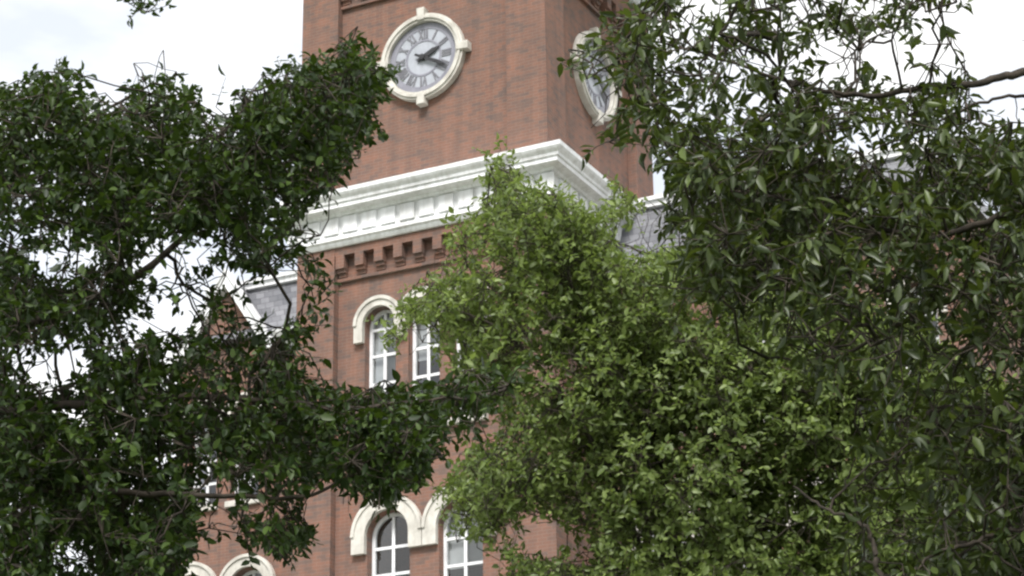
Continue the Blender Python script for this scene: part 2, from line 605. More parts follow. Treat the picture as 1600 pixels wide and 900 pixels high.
f0, _ = face_map(0)
RD = REC + 0.20
for i, c in enumerate(UP_C):
    window(tower, f0, c, UP_HW, UP_Z0, UP_S, RD, (H(-8.3), H(-7.72), H(-7.05), H(-6.42)), shade=(H(-7.7), H(-7.3), H(-6.9))[i])
hood(tower, f0, UP_C, UP_S, UP_HW + 0.012, 0.225, 0.40, 0.10, REC - 0.003)
for i, c in enumerate(LO_C):
    window(tower, f0, c, LO_HW, LO_Z0, LO_S, RD, tuple(H(z) for z in (-11.52, -12.12, -12.72, -13.32)), shade=H(-12.16) if i == 1 else None)
    window(tower, f0, c, LO_HW, GR_Z0, GR_S, RD, tuple(GR_S - 0.2 - 0.6 * q for q in range(4)))
hood(tower, f0, LO_C, LO_S, LO_HW + 0.02, 0.33, 0.38, 0.10, REC - 0.003)
hood(tower, f0, LO_C, GR_S, LO_HW + 0.02, 0.33, 0.38, 0.10, REC - 0.003)

# white timber cornice between the stages: mouldings, dentils
PROF = [(-0.30, -4.40), (0.05, -4.40), (0.085, -4.35), (0.10, -4.30), (0.15, -4.27), (0.15, -4.19), (0.11, -4.155),
        (0.11, -3.72), (0.20, -3.70), (0.22, -3.64), (0.42, -3.60), (0.42, -3.50), (0.455, -3.485), (0.47, -3.42), (0.53, -3.35),
        (0.56, -3.30), (0.565, -3.20), (0.52, -3.185), (0.10, -3.06), (-0.30, -3.04)]
obj('cornice', sweep([(p, H(z)) for p, z in PROF], HX, HY, 0, CY), 'paint', tower)
for k in range(4):
    f, hw = face_map(k)
    n = int(round((2 * hw + 0.1) / 0.512))
    pt = (2 * hw + 0.02) / n
    for i in range(n + 1):
        a = -hw - 0.01 + i * pt
        if k % 2 and i in (0, n):
            continue
        one_box('dentil', 'paint', tower, a - 0.19, a + 0.19, -0.165, -0.108, H(-4.13), H(-3.725), f=f, bevel=0.01)

# top: second cornice and slate roof above the clock stage
PROF2 = [(-0.30, 2.96), (0.06, 2.96), (0.10, 3.0), (0.12, 3.2), (0.30, 3.25), (0.5, 3.3), (0.62, 3.38), (0.62, 3.45), (0.0, 3.55), (-0.3, 3.55)]
obj('cornice', sweep([(p, H(z)) for p, z in PROF2], HX, HY, 0, CY), 'paint', tower)
PROF3 = [(0.35, 3.56), (-0.25, 4.6), (-0.7, 6.2), (-1.05, 8.0), (-1.2, 8.3), (-1.5, 8.35)]
bm = bmesh.new()
rows = [[bm.verts.new((sx * (HX + p), CY + sy * (HY + p), H(z))) for sx, sy in ((-1, -1), (1, -1), (1, 1), (-1, 1))] for p, z in PROF3]
for A, B in zip(rows, rows[1:]):
    for i in range(4):
        bm.faces.new((A[i], A[(i + 1) % 4], B[(i + 1) % 4], B[i]))
bm.faces.new(rows[-1])
bm.faces.new(rows[0][::-1])
obj('roof', bm, 'slate', tower)
obj('floor_slab', sweep([(-1.02, H(-5.2)), (-1.02, H(-5.0)), (-3.1, H(-5.0)), (-3.1, H(-5.2))], HX, HY, 0, CY), 'door', tower)

# clocks
def stroke(bm, f, p, q, w, d0, d1):
    (x0, z0), (x1, z1) = p, q
    L = math.hypot(x1 - x0, z1 - z0)
    nx, nz = -(z1 - z0) / L * w / 2, (x1 - x0) / L * w / 2
    seg_bm(bm, [(x0 + nx, z0 + nz), (x1 + nx, z1 + nz), (x1 - nx, z1 - nz), (x0 - nx, z0 - nz)], d0, d1, f)

def make_clock(k):
    f, hw = face_map(k)
    zc = H(0.02)
    D = REC
    ck = obj('clock', ring_bm(0, zc, 0.91, 1.10, D - 0.16, D - 0.003, f, n=56), 'stone', tower)
    obj('ring_bead', ring_bm(0, zc, 0.975, 1.04, D - 0.20, D - 0.15, f, n=56), 'stone', ck)
    for a in range(4):
        t = a * math.pi / 2
        ca, sa = math.cos(t), math.sin(t)
        g = lambda x, d, z, ca=ca, sa=sa: f(ca * x - sa * z, d, zc + sa * x + ca * z)
        bm = bmesh.new()
        seg_bm(bm, [(-0.08, 0.93), (0.08, 0.93), (0.11, 1.25), (-0.11, 1.25)], D - 0.22, D - 0.004, g)
        obj('keystone', bm, 'stone', ck, bevel=0.012)
    bm = bmesh.new()
    seg_bm(bm, [(0.905 * math.cos(2 * math.pi * i / 56), zc + 0.905 * math.sin(2 * math.pi * i / 56)) for i in range(56)], D - 0.05, D - 0.004, f)
    obj('dial', bm, 'dial', ck)
    obj('minute_track', ring_bm(0, zc, 0.745, 0.895, D - 0.062, D - 0.052, f, n=56), 'track', ck)
    obj('inner_track', ring_bm(0, zc, 0.425, 0.475, D - 0.062, D - 0.052, f, n=40), 'track', ck)
    rom = ['XII', 'I', 'II', 'III', 'IIII', 'V', 'VI', 'VII', 'VIII', 'IX', 'X', 'XI']
    for h, s in enumerate(rom):
        t = -h * math.pi / 6
        ca, sa = math.cos(t), math.sin(t)
        g = lambda x, d, z, ca=ca, sa=sa: f(ca * x - sa * z, d, zc + sa * x + ca * z)
        wid = {'I': 0.065, 'V': 0.125, 'X': 0.125}
        tot = sum(wid[ch] for ch in s)
        sq = min(1.0, 0.27 / tot)
        x = -tot * sq / 2
        bm = bmesh.new()
        zb, zt = 0.49, 0.735
        for j, ch in enumerate(s):
            w = wid[ch] * sq
            m = x + w / 2
            dd = D - 0.066 - 0.0006 * j
            if ch == 'I':
                stroke(bm, g, (m, zb), (m, zt), 0.042, dd, D - 0.0505)
            elif ch == 'V':
                stroke(bm, g, (m - w * 0.36, zt), (m, zb), 0.042, dd, D - 0.0505)
                stroke(bm, g, (m + w * 0.36, zt), (m, zb), 0.026, dd - 0.0003, D - 0.0505)
            else:
                stroke(bm, g, (m - w * 0.36, zt), (m + w * 0.36, zb), 0.042, dd, D - 0.0505)
                stroke(bm, g, (m + w * 0.36, zt), (m - w * 0.36, zb), 0.026, dd - 0.0003, D - 0.0505)
            x += w
        obj('numeral', bm, 'numeral', ck)
    for nm, ang, L, tail, w, d in (('hour_hand', 66, 0.50, 0.16, 0.115, D - 0.10), ('minute_hand', 118, 0.74, 0.22, 0.085, D - 0.13)):
        t = -math.radians(ang)
        ca, sa = math.cos(t), math.sin(t)
        g = lambda x, dd, z, ca=ca, sa=sa: f(ca * x - sa * z, dd, zc + sa * x + ca * z)
        bm = bmesh.new()
        seg_bm(bm, [(-w * 0.3, -tail), (w * 0.3, -tail), (w * 0.45, 0), (w * 0.55, L * 0.62), (0, L), (-w * 0.55, L * 0.62), (-w * 0.45, 0)], d, d + 0.02, g)
        obj(nm, bm, 'hand', ck)
    bm = bmesh.new()
    seg_bm(bm, [(0.07 * math.cos(2 * math.pi * i / 16), zc + 0.07 * math.sin(2 * math.pi * i / 16)) for i in range(16)], D - 0.15, D - 0.05, f)
    obj('hand_boss', bm, 'hand', ck)
for k in range(4):
    make_clock(k)

# ------------------------------------------------------------------ the hall behind the tower
hall = empty('brick_hall', tuple(BASE + SET * _ey), -THETA,
             'red brick hall with grey mansard roof and white eaves on both sides of the tower', 'building')
DEPTH = 13.0
EAVE = H(-5.05)
GX, GHW, GPK = 7.32, 1.18, H(-3.30)
ident = lambda a, d, z: (a, d, z)
for s in (-1, 1):
    WX = 8.75 if s < 0 else 11.6                # the hall runs on further to the right
    holes, wins = [], []
    pairs = [(s * GX - 0.81, s * GX + 0.81)]
    for zs, z0, hwid in ((H(-11.22), H(-14.0), 0.50), (H(-6.95), H(-9.0), 0.42), (H(-17.6), H(-20.4), 0.50)):
        cs = [s * GX - 0.81, s * GX + 0.81] if hwid > 0.45 else [s * GX - 0.62, s * GX + 0.62]
        wins.append((cs, zs, z0, hwid))
        if s > 0:
            wins.append(([s * 10.4], zs, z0, hwid))
        wins.append(([s * 4.4], zs, z0, hwid))
    for cs, zs, z0, hwid in wins:
        holes += [arch_loop(c, hwid, z0, zs) for c in cs]
    x0, x1 = sorted((s * (HX + 0.004), s * WX))
    g0, g1 = s * GX - GHW, s * GX + GHW
    outer = [(x0, 0), (x1, 0), (x1, EAVE), (g1, EAVE), (s * GX, GPK), (g0, EAVE), (x0, EAVE)]
    obj('front_wall', plate(outer, holes, 0, 0.4, ident), 'brick', hall)
    for cs, zs, z0, hwid in wins:
        for c in cs:
            window(hall, ident, c, hwid, z0, zs, 0.22, tuple(zs - 0.24 - 0.6 * q for q in range(4)))
        hood(hall, ident, cs, zs, hwid + 0.02, 0.30 if hwid > 0.45 else 0.22, 0.38, -0.10, -0.004)
    # gable: white rake boards, slate roof behind, small returns at the feet
    L = math.hypot(GHW, GPK - EAVE)
    for side in (-1, 1):
        ux, uz = side * GHW / L, (EAVE - GPK) / L            # down the slope
        nx, nz = -uz * side * 1.0, abs(ux)                    # outward normal
        nx = side * abs(uz); nz = abs(ux)
        top = (s * GX, GPK)
        def pnt(t, h):
            return (top[0] + ux * t + nx * h, top[1] + uz * t + nz * h)
        apex_o = (s * GX, GPK + 0.24 / max(0.2, abs(ux)) * 1.0 * 1.0)
        ah = 0.16 / nz
        bm = bmesh.new()
        seg_bm(bm, [(s * GX + side * 0.0015, GPK - 0.05 / nz), pnt(L + 0.20, -0.05), pnt(L + 0.20, 0.16), (s * GX + side * 0.0015, GPK + ah)], -0.22, -0.005, ident)
        obj('rake_board', bm, 'paint', hall)
        bm = bmesh.new()
        seg_bm(bm, [(s * GX + side * 0.0015, GPK + ah + 0.002), pnt(L + 0.22, 0.162), pnt(L + 0.22, 0.22), (s * GX + side * 0.0015, GPK + ah + 0.085)], -0.27, 0.05, ident)
        obj('rake_cap', bm, 'paint', hall)
        bm = bmesh.new()
        seg_bm(bm, [(s * GX + side * 0.0015, GPK + 0.01), pnt(L + 0.1, 0.01), pnt(L + 0.1, 0.13), (s * GX + side * 0.0015, GPK + ah - 0.03)], 0.002, 2.4, ident)
        obj('gable_roof', bm, 'slate', hall)
        fx = s * GX + side * (GHW + 0.26)
        one_box('cornice_return', 'paint', hall, fx - 0.14, fx + 0.14, -0.30, -0.006, EAVE - 0.26, EAVE + 0.02, f=ident, bevel=0.015)
    # eaves cornice pieces between tower, gable and end
    for a, b in ((x0, g0 - 0.42), (g1 + 0.42, x1)):
        if b - a < 0.1:
            continue
        bm = bmesh.new()
        pr = [(-0.004, -0.34), (-0.10, -0.34), (-0.14, -0.26), (-0.14, -0.12), (-0.34, -0.07), (-0.42, 0.06), (-0.44, 0.14), (-0.38, 0.17), (-0.004, 0.17)]
        A = [bm.verts.new((a, y, EAVE + z)) for y, z in pr]
        B = [bm.verts.new((b, y, EAVE + z)) for y, z in pr]
        for i in range(len(pr)):
            j = (i + 1) % len(pr)
            bm.faces.new((A[i], A[j], B[j], B[i]))
        bm.faces.new(A)
        bm.faces.new(B[::-1])
        obj('eaves_cornice', bm, 'paint', hall)
    one_box('side_wall', 'brick', hall, *sorted((s * WX, s * (WX - 0.4))), 0.402, DEPTH, 0, EAVE)
    # mansard: slightly concave slope on the front, outer side and back, white curb round its top
    prof = [(0.02, 0.175), (0.30, 0.62), (0.52, 1.10), (0.68, 1.62), (0.72, 1.72)]
    rows = []
    bm = bmesh.new()
    for ins, dz in prof:
        xo = s * (WX + 0.2 - ins)
        xi = s * (HX + 0.006)
        rows.append([bm.verts.new(p) for p in ((xi, -0.2 + ins, EAVE + dz), (xo, -0.2 + ins, EAVE + dz), (xo, DEPTH + 0.2 - ins, EAVE + dz), (xi, DEPTH + 0.2 - ins, EAVE + dz))])
    for A, B in zip(rows, rows[1:]):
        for i in range(4):
            bm.faces.new((A[i], A[(i + 1) % 4], B[(i + 1) % 4], B[i]))
    bm.faces.new(rows[-1])
    bm.faces.new(rows[0][::-1])
    obj('mansard_roof', bm, 'slate', hall)
    cx0, cx1 = sorted((s * (HX + 0.01), s * (WX - 0.42)))
    bm = bmesh.new()
    box(bm, cx0, cx1, 0.40, 0.62, EAVE + 1.722, EAVE + 1.86)
    box(bm, cx0, cx1, 0.34, 0.66, EAVE + 1.861, EAVE + 1.96)
    obj('roof_curb', bm, 'paint', hall)
one_box('back_wall', 'brick', hall, -8.34, 11.19, DEPTH - 0.4, DEPTH, 0, EAVE)
bm = bmesh.new()
box(bm, -HX, HX, 2 * HY - SET + 0.01, DEPTH - 0.41, EAVE + 0.2, EAVE + 1.6)
obj('roof_deck', bm, 'slate', hall)

# ------------------------------------------------------------------ trees
def in_poly(x, y, poly):
    P = np.asarray(poly, float)
    inside = np.zeros(x.shape, bool)
    j = len(P) - 1
    for i in range(len(P)):
        xi, yi, xj, yj = P[i, 0], P[i, 1], P[j, 0], P[j, 1]
        hit = ((yi > y) != (yj > y)) & (x < (xj - xi) * (y - yi) / (yj - yi + 1e-9) + xi)
        inside ^= hit
        j = i
    return inside

LEAF_XY = np.array([[0, 0, 0], [0.30, -0.42, 0.05], [0.30, 0.42, 0.05], [0.52, 0, -0.03], [0.66, -0.36, 0.02], [0.66, 0.36, 0.02], [1.0, 0, -0.12]])
LEAF_F = np.array([[0, 1, 3], [0, 3, 2], [1, 4, 3], [2, 3, 5], [4, 6, 3], [5, 3, 6]])

def unit(v):
    return v / (np.linalg.norm(v, axis=-1, keepdims=True) + 1e-9)

def fast_mesh(name, V, F, mat, smooth=False):
    me = bpy.data.meshes.new(name)
    n, k = F.shape
    me.vertices.add(len(V))
    me.vertices.foreach_set('co', np.ascontiguousarray(V, np.float32).ravel())
    me.loops.add(n * k)
    me.loops.foreach_set('vertex_index', np.ascontiguousarray(F, np.int32).ravel())
    me.polygons.add(n)
    me.polygons.foreach_set('loop_start', np.arange(0, n * k, k, dtype=np.int32))
    if smooth:
        me.polygons.foreach_set('use_smooth', np.ones(n, bool))
    me.update(calc_edges=True)
    me.materials.append(M[mat])
    return me

def tubes(paths, sides=5):
    """paths: list of (points (n,3), radii (n)) -> verts, quads"""
    V, F, base = [], [], 0
    ang = np.arange(sides) * 2 * np.pi / sides
    for P, R in paths:
        P = np.asarray(P, float)
        T = unit(np.gradient(P, axis=0))
        ref = np.array([0.0, 0, 1]) if abs(T[0, 2]) < 0.8 else np.array([1.0, 0, 0])
        A = unit(np.cross(T, ref))
        B = np.cross(T, A)
        ring = P[:, None, :] + np.asarray(R)[:, None, None] * (np.cos(ang)[None, :, None] * A[:, None, :] + np.sin(ang)[None, :, None] * B[:, None, :])
        V.append(ring.reshape(-1, 3))
        m = len(P)
        i = np.arange(m - 1)[:, None] * sides
        j = np.arange(sides)[None, :]
        q = np.stack([i + j, i + (j + 1) % sides, i + sides + (j + 1) % sides, i + sides + j], -1).reshape(-1, 4) + base
        F.append(q)
        base += m * sides
    return np.concatenate(V), np.concatenate(F)

def smooth_path(pts, n=8, wob=0.0):
    """Catmull-Rom through the points"""
    P = np.asarray(pts, float)
    P = np.vstack([2 * P[0] - P[1], P, 2 * P[-1] - P[-2]])
    out = []
    for i in range(1, len(P) - 2):
        for t in np.arange(n) / n:
            a, b, c, d = P[i - 1:i + 3]
            out.append(0.5 * (2 * b + (c - a) * t + (2 * a - 5 * b + 4 * c - d) * t * t + (3 * b - a - 3 * c + d) * t ** 3))
    out.append(P[-2])
    out = np.array(out)
    if wob:
        out[1:-1] += rng.normal(0, wob, (len(out) - 2, 3))
    return out

def build_tree(name, label, root, trunk_pts, trunk_r, limbs, density, px_box, depth, n_clump, per_clump, clump_r,
               leaf_len, leaf_w, shoot_len, n_leaf, droop, mat, near=None, group_of=None, outward=0.0, ragged=10.0):
    tree = empty(name, tuple(root), 0, label, 'tree', None)
    R0 = np.asarray(root, float)
    # --- clumps of shoots in the crown's volume
    x0, x1, y0, y1 = px_box
    def accept(P):
        px, py = project(P)
        return rng.random(len(P)) < density(px + rng.normal(0, ragged, len(P)), py + rng.normal(0, ragged, len(P)))
    C = np.zeros((0, 3))
    while len(C) < n_clump:
        m = 4000
        dep = rng.uniform(0, 1, m)
        P = at(rng.uniform(x0, x1, m), rng.uniform(y0, y1, m), depth[0] + (depth[1] - depth[0]) * dep)
        ok = accept(P)
        if near is not None:
            ok &= near(P)
        C = np.vstack([C, P[ok]])
    C = C[:n_clump]
    # --- shoots
    S = np.repeat(C, per_clump, axis=0)
    own = np.repeat(np.arange(len(C)), per_clump)
    off = rng.normal(0, 1, S.shape)
    off = unit(off) * (rng.random((len(S), 1)) ** 0.5) * clump_r
    S = S + off
    centre = np.array([C[:, 0].mean(), C[:, 1].mean(), C[:, 2].mean() - 1.0])
    D = unit(unit(off) * 0.8 + unit(S - centre) * 0.5 + rng.normal(0, 0.45, S.shape) + np.array([0, 0, -droop]))
    Ls = shoot_len * rng.uniform(0.6, 1.25, len(S))
    tip = S + D * Ls[:, None]
    keep = accept(S) & (accept(tip) | (rng.random(len(S)) < 0.06))
    S, D, Ls, own = S[keep], D[keep], Ls[keep], own[keep]
    # --- leaves along the shoots, alternating left and right
    k = n_leaf
    t = (np.arange(k) + 0.6) / k
    sag = droop * 0.35
    base = S[:, None, :] + D[:, None, :] * (Ls[:, None] * t[None, :])[..., None]
    base[..., 2] -= sag * (t ** 2)[None, :] * Ls[:, None]
    side0 = unit(np.cross(D, rng.normal(0, 1, D.shape)))
    roll = rng.normal(0, 0.5, (len(S), k)) + np.arange(k)[None, :] * 2.4
    up0 = np.cross(D, side0)
    rad = np.cos(roll)[..., None] * side0[:, None, :] + np.sin(roll)[..., None] * up0[:, None, :]
    ld = unit(D[:, None, :] * 0.55 + rad * 0.85 + np.array([0, 0, -droop * 0.9]) + rng.normal(0, 0.18, rad.shape))
    nrm = unit(np.array([0, 0, 1.0]) * max(0.2, 0.75 - 0.4 * outward) + outward * unit(base - centre) + rng.normal(0, 0.55, ld.shape))
    sd = unit(np.cross(nrm, ld))
    nn = np.cross(ld, sd)
    ll = leaf_len * np.clip(rng.normal(0.92, 0.26, ld.shape[:2]), 0.35, 1.5)
    base, ld, sd, nn, ll = (a.reshape(-1, *a.shape[2:]) for a in (base, ld, sd, nn, ll))
    n = len(base)
    px, py = project(base + ld * ll[:, None] * 0.5)
    inf = (px > 0) & (px < 1600) & (py > 0) & (py < 900)
    # leaves clear of the outline only where the photograph shows some
    okl = ~inf | (rng.random(n) < np.where(density(px, py) > 0.12, 1.0, 0.80))
    base, ld, sd, nn, ll, px, py, inf = (a[okl] for a in (base, ld, sd, nn, ll, px, py, inf))
    n = len(base)
    wv = leaf_w / leaf_len
    LX = LEAF_XY
    curl = rng.normal(1.2, 1.6, n)
    V = base[:, None, :] + ll[:, None, None] * (LX[None, :, 0:1] * ld[:, None, :] + LX[None, :, 1:2] * wv * sd[:, None, :] + LX[None, :, 2:3] * curl[:, None, None] * nn[:, None, :])
    # the 300 that show largest stand as leaves of their own
    dist = np.linalg.norm(base - np.array([0, 0, EYE]), axis=1)
    show = np.where(inf, ll / dist, 0)
    big = np.argsort(-show)[:300]
    rest = np.ones(n, bool)
    rest[big] = False
    Vr = V[rest] - R0
    F = (LEAF_F[None] + (np.arange(len(Vr)) * 7)[:, None, None]).reshape(-1, 3)
    crown = link('crown', fast_mesh('crown', Vr.reshape(-1, 3), F, mat), None, tree)
    crown['kind'] = 'stuff'
    lm = fast_mesh('leaf', LX * np.array([1, wv, 1]), LEAF_F, mat)
    for i in big:
        o = bpy.data.objects.new('leaf', lm)
        COL.objects.link(o)
        o.parent = crown
        p = base[i] - R0
        s = ll[i]
        o.matrix_local = Matrix(((ld[i, 0] * s, sd[i, 0] * s, nn[i, 0] * s, p[0]), (ld[i, 1] * s, sd[i, 1] * s, nn[i, 1] * s, p[1]),
                                 (ld[i, 2] * s, sd[i, 2] * s, nn[i, 2] * s, p[2]), (0, 0, 0, 1)))
    # --- wood: trunk, limbs, then every clump joined to the nearest wood
    tp = smooth_path(trunk_pts, 6)
    tr = trunk_r * (1 - 0.75 * np.linspace(0, 1, len(tp))) + 0.35 * trunk_r * np.exp(-np.linspace(0, 1, len(tp)) * 14)
    Vt, Ft = tubes([(tp - R0, tr)], 12)
    link('trunk', fast_mesh('trunk', Vt, Ft, 'bark', True), None, tree)
    nodes = [p for p in tp[len(tp) // 3:]]
    ngrp = [0] * len(nodes)
    for pts, r0, r1, *gx in limbs:
        p = smooth_path(pts, 7, 0.005)
        # foot of the limb grows out of the trunk
        kx = np.argmin(np.linalg.norm(tp - p[0], axis=1) + np.maximum(0, tp[:, 2] - p[0, 2]) * 0.6)
        p = np.vstack([smooth_path([tp[kx], (tp[kx] + p[0]) / 2 + np.array([0, 0, -0.08]), p[0]], 4)[:-1], p])
        Vl, Fl = tubes([(p - R0, np.linspace(r0, r1, len(p)))], 8)
        link('limb', fast_mesh('limb', Vl, Fl, 'bark', True), None, tree)
        nodes += list(p[2:])
        ngrp += [gx[0] if gx else 0] * len(p[2:])
    N = [np.array(q) for q in nodes]
    par = [-1] * len(N)
    W = [0.0] * len(N)
    plen = [0.0] * len(N)
    fixed = len(N)
    NA = np.array(N)
    order = np.argsort([np.min(np.linalg.norm(NA - c, axis=1)) for c in C])
    PA = np.zeros((fixed + len(C), 3))
    PA[:fixed] = NA
    PL = np.zeros(fixed + len(C))
    cnt = fixed
    GA = np.zeros(fixed + len(C), int)
    GA[:fixed] = ngrp
    cg = group_of(C) if group_of is not None else np.zeros(len(C), int)
    idx_of = {}
    for ci in order:
        d = np.linalg.norm(PA[:cnt] - C[ci], axis=1) + 0.35 * PL[:cnt] + 50.0 * (GA[:cnt] != cg[ci])
        b = int(np.argmin(d))
        PA[cnt] = C[ci]
        GA[cnt] = cg[ci]
        PL[cnt] = PL[b] + np.linalg.norm(PA[b] - C[ci])
        par.append(b)
        idx_of[ci] = cnt
        cnt += 1
    load = np.zeros(cnt)
    load[fixed:] = 1.0
    for i in range(cnt - 1, fixed - 1, -1):
        if par[i] >= 0:
            load[par[i]] += load[i]
    rad_of = lambda w: 0.0036 * np.clip(w, 1, 400) ** 0.42
    paths = []
    for i in range(fixed, cnt):
        a, b = PA[par[i]], PA[i]
        ln = np.linalg.norm(b - a)
        if ln < 1e-3:
            continue
        mid1 = a + (b - a) * 0.35 + rng.normal(0, 0.07 * ln, 3) + np.array([0, 0, 0.05 * ln])
        mid2 = a + (b - a) * 0.70 + rng.normal(0, 0.05 * ln, 3) + np.array([0, 0, 0.04 * ln])
        r = rad_of(load[i])
        paths.append((np.array([a, mid1, mid2, b]) - R0, [r * 1.15, r * 1.05, r, r * 0.9]))
    Vb, Fb = tubes(paths, 5)
    br = link('branches', fast_mesh('branches', Vb, Fb, 'bark', True), None, tree)
    br['kind'] = 'stuff'
    paths = []
    for s in range(len(S)):
        a = PA[idx_of[own[s]]]
        e = S[s] + D[s] * Ls[s] * 0.92
        e[2] -= sag * 0.85 * Ls[s]
        paths.append((np.array([a, S[s], e]) - R0, [0.006, 0.0045, 0.002]))
    Vs, Fs = tubes(paths, 3)
    tw = link('twigs', fast_mesh('twigs', Vs, Fs, 'bark', True), None, tree)
    tw['kind'] = 'stuff'
    print(name, 'leaves', n, 'in frame', int(inf.sum()), 'shoots', len(S))
    return tree

def blob(px, py, cx, cy, rx, ry):
    return ((px - cx) / rx) ** 2 + ((py - cy) / ry) ** 2 < 1

# dark tree on the left ------------------------------------------------
LEFT = [(-700, 60), (-400, 40), (-150, 110), (0, 135), (40, 122), (70, 108), (95, 98), (125, 112), (130, 140), (160, 158), (205, 165), (222, 120), (250, 88), (282, 98),
        (292, 140), (312, 150), (335, 165), (355, 182), (375, 148), (402, 135), (425, 112), (428, 88), (452, 82), (470, 98), (490, 78), (528, 62), (562, 55),
        (588, 78), (605, 100), (622, 118), (604, 135), (588, 155), (580, 178), (604, 208), (588, 226), (560, 246), (540, 262), (535, 292), (508, 306),
        (480, 322), (468, 345), (486, 378), (512, 410), (526, 452), (518, 490), (492, 520), (470, 560), (478, 594), (520, 600), (580, 606), (640, 590),
        (680, 572), (740, 580), (792, 560), (812, 585), (790, 622), (765, 652), (742, 682), (705, 702), (682, 720), (668, 748), (640, 772), (618, 806), (590, 792),
        (568, 778), (540, 775), (520, 748), (492, 752), (478, 772), (462, 802), (492, 832), (478, 866), (440, 884), (400, 864), (372, 852), (358, 824),
        (342, 792), (312, 812), (328, 848), (300, 862), (288, 900), (240, 1060), (100, 1150), (-300, 1180), (-700, 1000)]
GAP_SKY = [(214, 382), (262, 368), (352, 356), (366, 384), (352, 420), (336, 456), (318, 480), (306, 512), (286, 520), (262, 512), (232, 516), (196, 520), (186, 498), (216, 480), (218, 440), (206, 420)]
GAP_GABLE = [(340, 430), (420, 430), (472, 446), (474, 500), (440, 530), (425, 560), (360, 560), (320, 560), (276, 560), (284, 522), (340, 500)]
GAP_BRICK = [(316, 690), (350, 680), (352, 730), (400, 752), (456, 742), (462, 772), (404, 800), (352, 800), (352, 848), (322, 850), (308, 800)]
def d_left(px, py):
    d = in_poly(px, py, LEFT).astype(float) * 0.9
    lobe = in_poly(px, py, [(440, 590), (830, 550), (690, 760), (620, 820), (480, 760), (440, 700)]) & (d > 0)
    d[lobe] = 1.0
    d[in_poly(px, py, GAP_SKY)] *= 0.34
    d[in_poly(px, py, GAP_GABLE)] *= 0.34
    d[blob(px, py, 330, 520, 48, 60)] *= 1.9
    d[in_poly(px, py, [(362, 436), (404, 430), (470, 446), (470, 516), (420, 524), (396, 500)])] *= 0.25
    d[in_poly(px, py, GAP_BRICK)] *= 0.30
    for b, k in (((80, 420, 34, 34), 0.35), ((70, 570, 72, 40), 0.35), ((240, 700, 40, 14), 0.6), ((120, 870, 32, 32), 0.3), ((20, 350, 20, 40), 0.4),
                 ((140, 400, 30, 35), 0.4), ((460, 440, 30, 60), 0.45), ((300, 235, 26, 12), 0.3), ((500, 560, 30, 40), 0.1), ((60, 240, 30, 50), 0.6),
                 ((350, 600, 50, 40), 0.55), ((390, 330, 60, 12), 0.5), ((340, 175, 30, 18), 0.5), ((700, 660, 36, 14), 0.3), ((180, 515, 30, 12), 0.35)):
        d[blob(px, py, *b)] *= k
    d[blob(px, py, 228, -14, 58, 42)] = 1.0
    d[(py < -60) & (px > -100)] = 0
    d[((px < -30) | (py > 930)) & in_poly(px, py, LEFT)] *= 0.4
    return d

lt_root = np.array([-5.6, 16.6, 0.0])
lt_trunk = [lt_root, lt_root + [0.1, 0.1, 2.0], lt_root + [0.0, 0.2, 4.2], lt_root + [0.25, 0.0, 6.4], lt_root + [0.6, -0.1, 8.2]]
lt_limbs = [([at(-190, 810, 16.2), at(-60, 770, 15.6), at(60, 764, 15.2), at(200, 770, 15.0), at(330, 774, 14.9), at(470, 776, 14.9), at(560, 740, 15.0)], 0.045, 0.009),
            ([at(-300, 640, 16.6), at(-120, 560, 16.4), at(60, 500, 16.4), at(200, 440, 16.5), at(330, 330, 16.6), at(430, 220, 16.6), at(520, 130, 16.6)], 0.062, 0.010),
            ([at(-280, 560, 16.6), at(-140, 420, 17.2), at(0, 300, 17.4), at(120, 200, 17.4), at(240, 130, 17.2)], 0.050, 0.010),
            ([at(-280, 760, 16.6), at(-60, 660, 16.0), at(160, 630, 15.6), at(340, 620, 15.4), at(520, 640, 15.3), at(700, 620, 15.3)], 0.055, 0.010),
            ([at(-320, 400, 16.5), at(-250, 120, 15.8), at(-60, -90, 15.0), at(110, -95, 14.6), at(215, -40, 14.5)], 0.045, 0.008, 1)]
def near_left(P):
    px, py = project(P)
    return (py > 60) | (px < 60) | (px > 340) | (P[:, 1] < 16.0)

build_tree('broadleaf_tree', 'dark green broad-leaved tree filling the left side, in front of the brick tower', lt_root, lt_trunk, 0.24, lt_limbs,
           d_left, (-680, 830, -90, 1150), (14.4, 18.4), 1520, 11, 0.25, 0.078, 0.046, 0.22, 8, 0.25, 'leaf_dark', near_left, lambda P: ((project(P)[1] < 60) & (project(P)[0] > 60) & (project(P)[0] < 340)).astype(int))

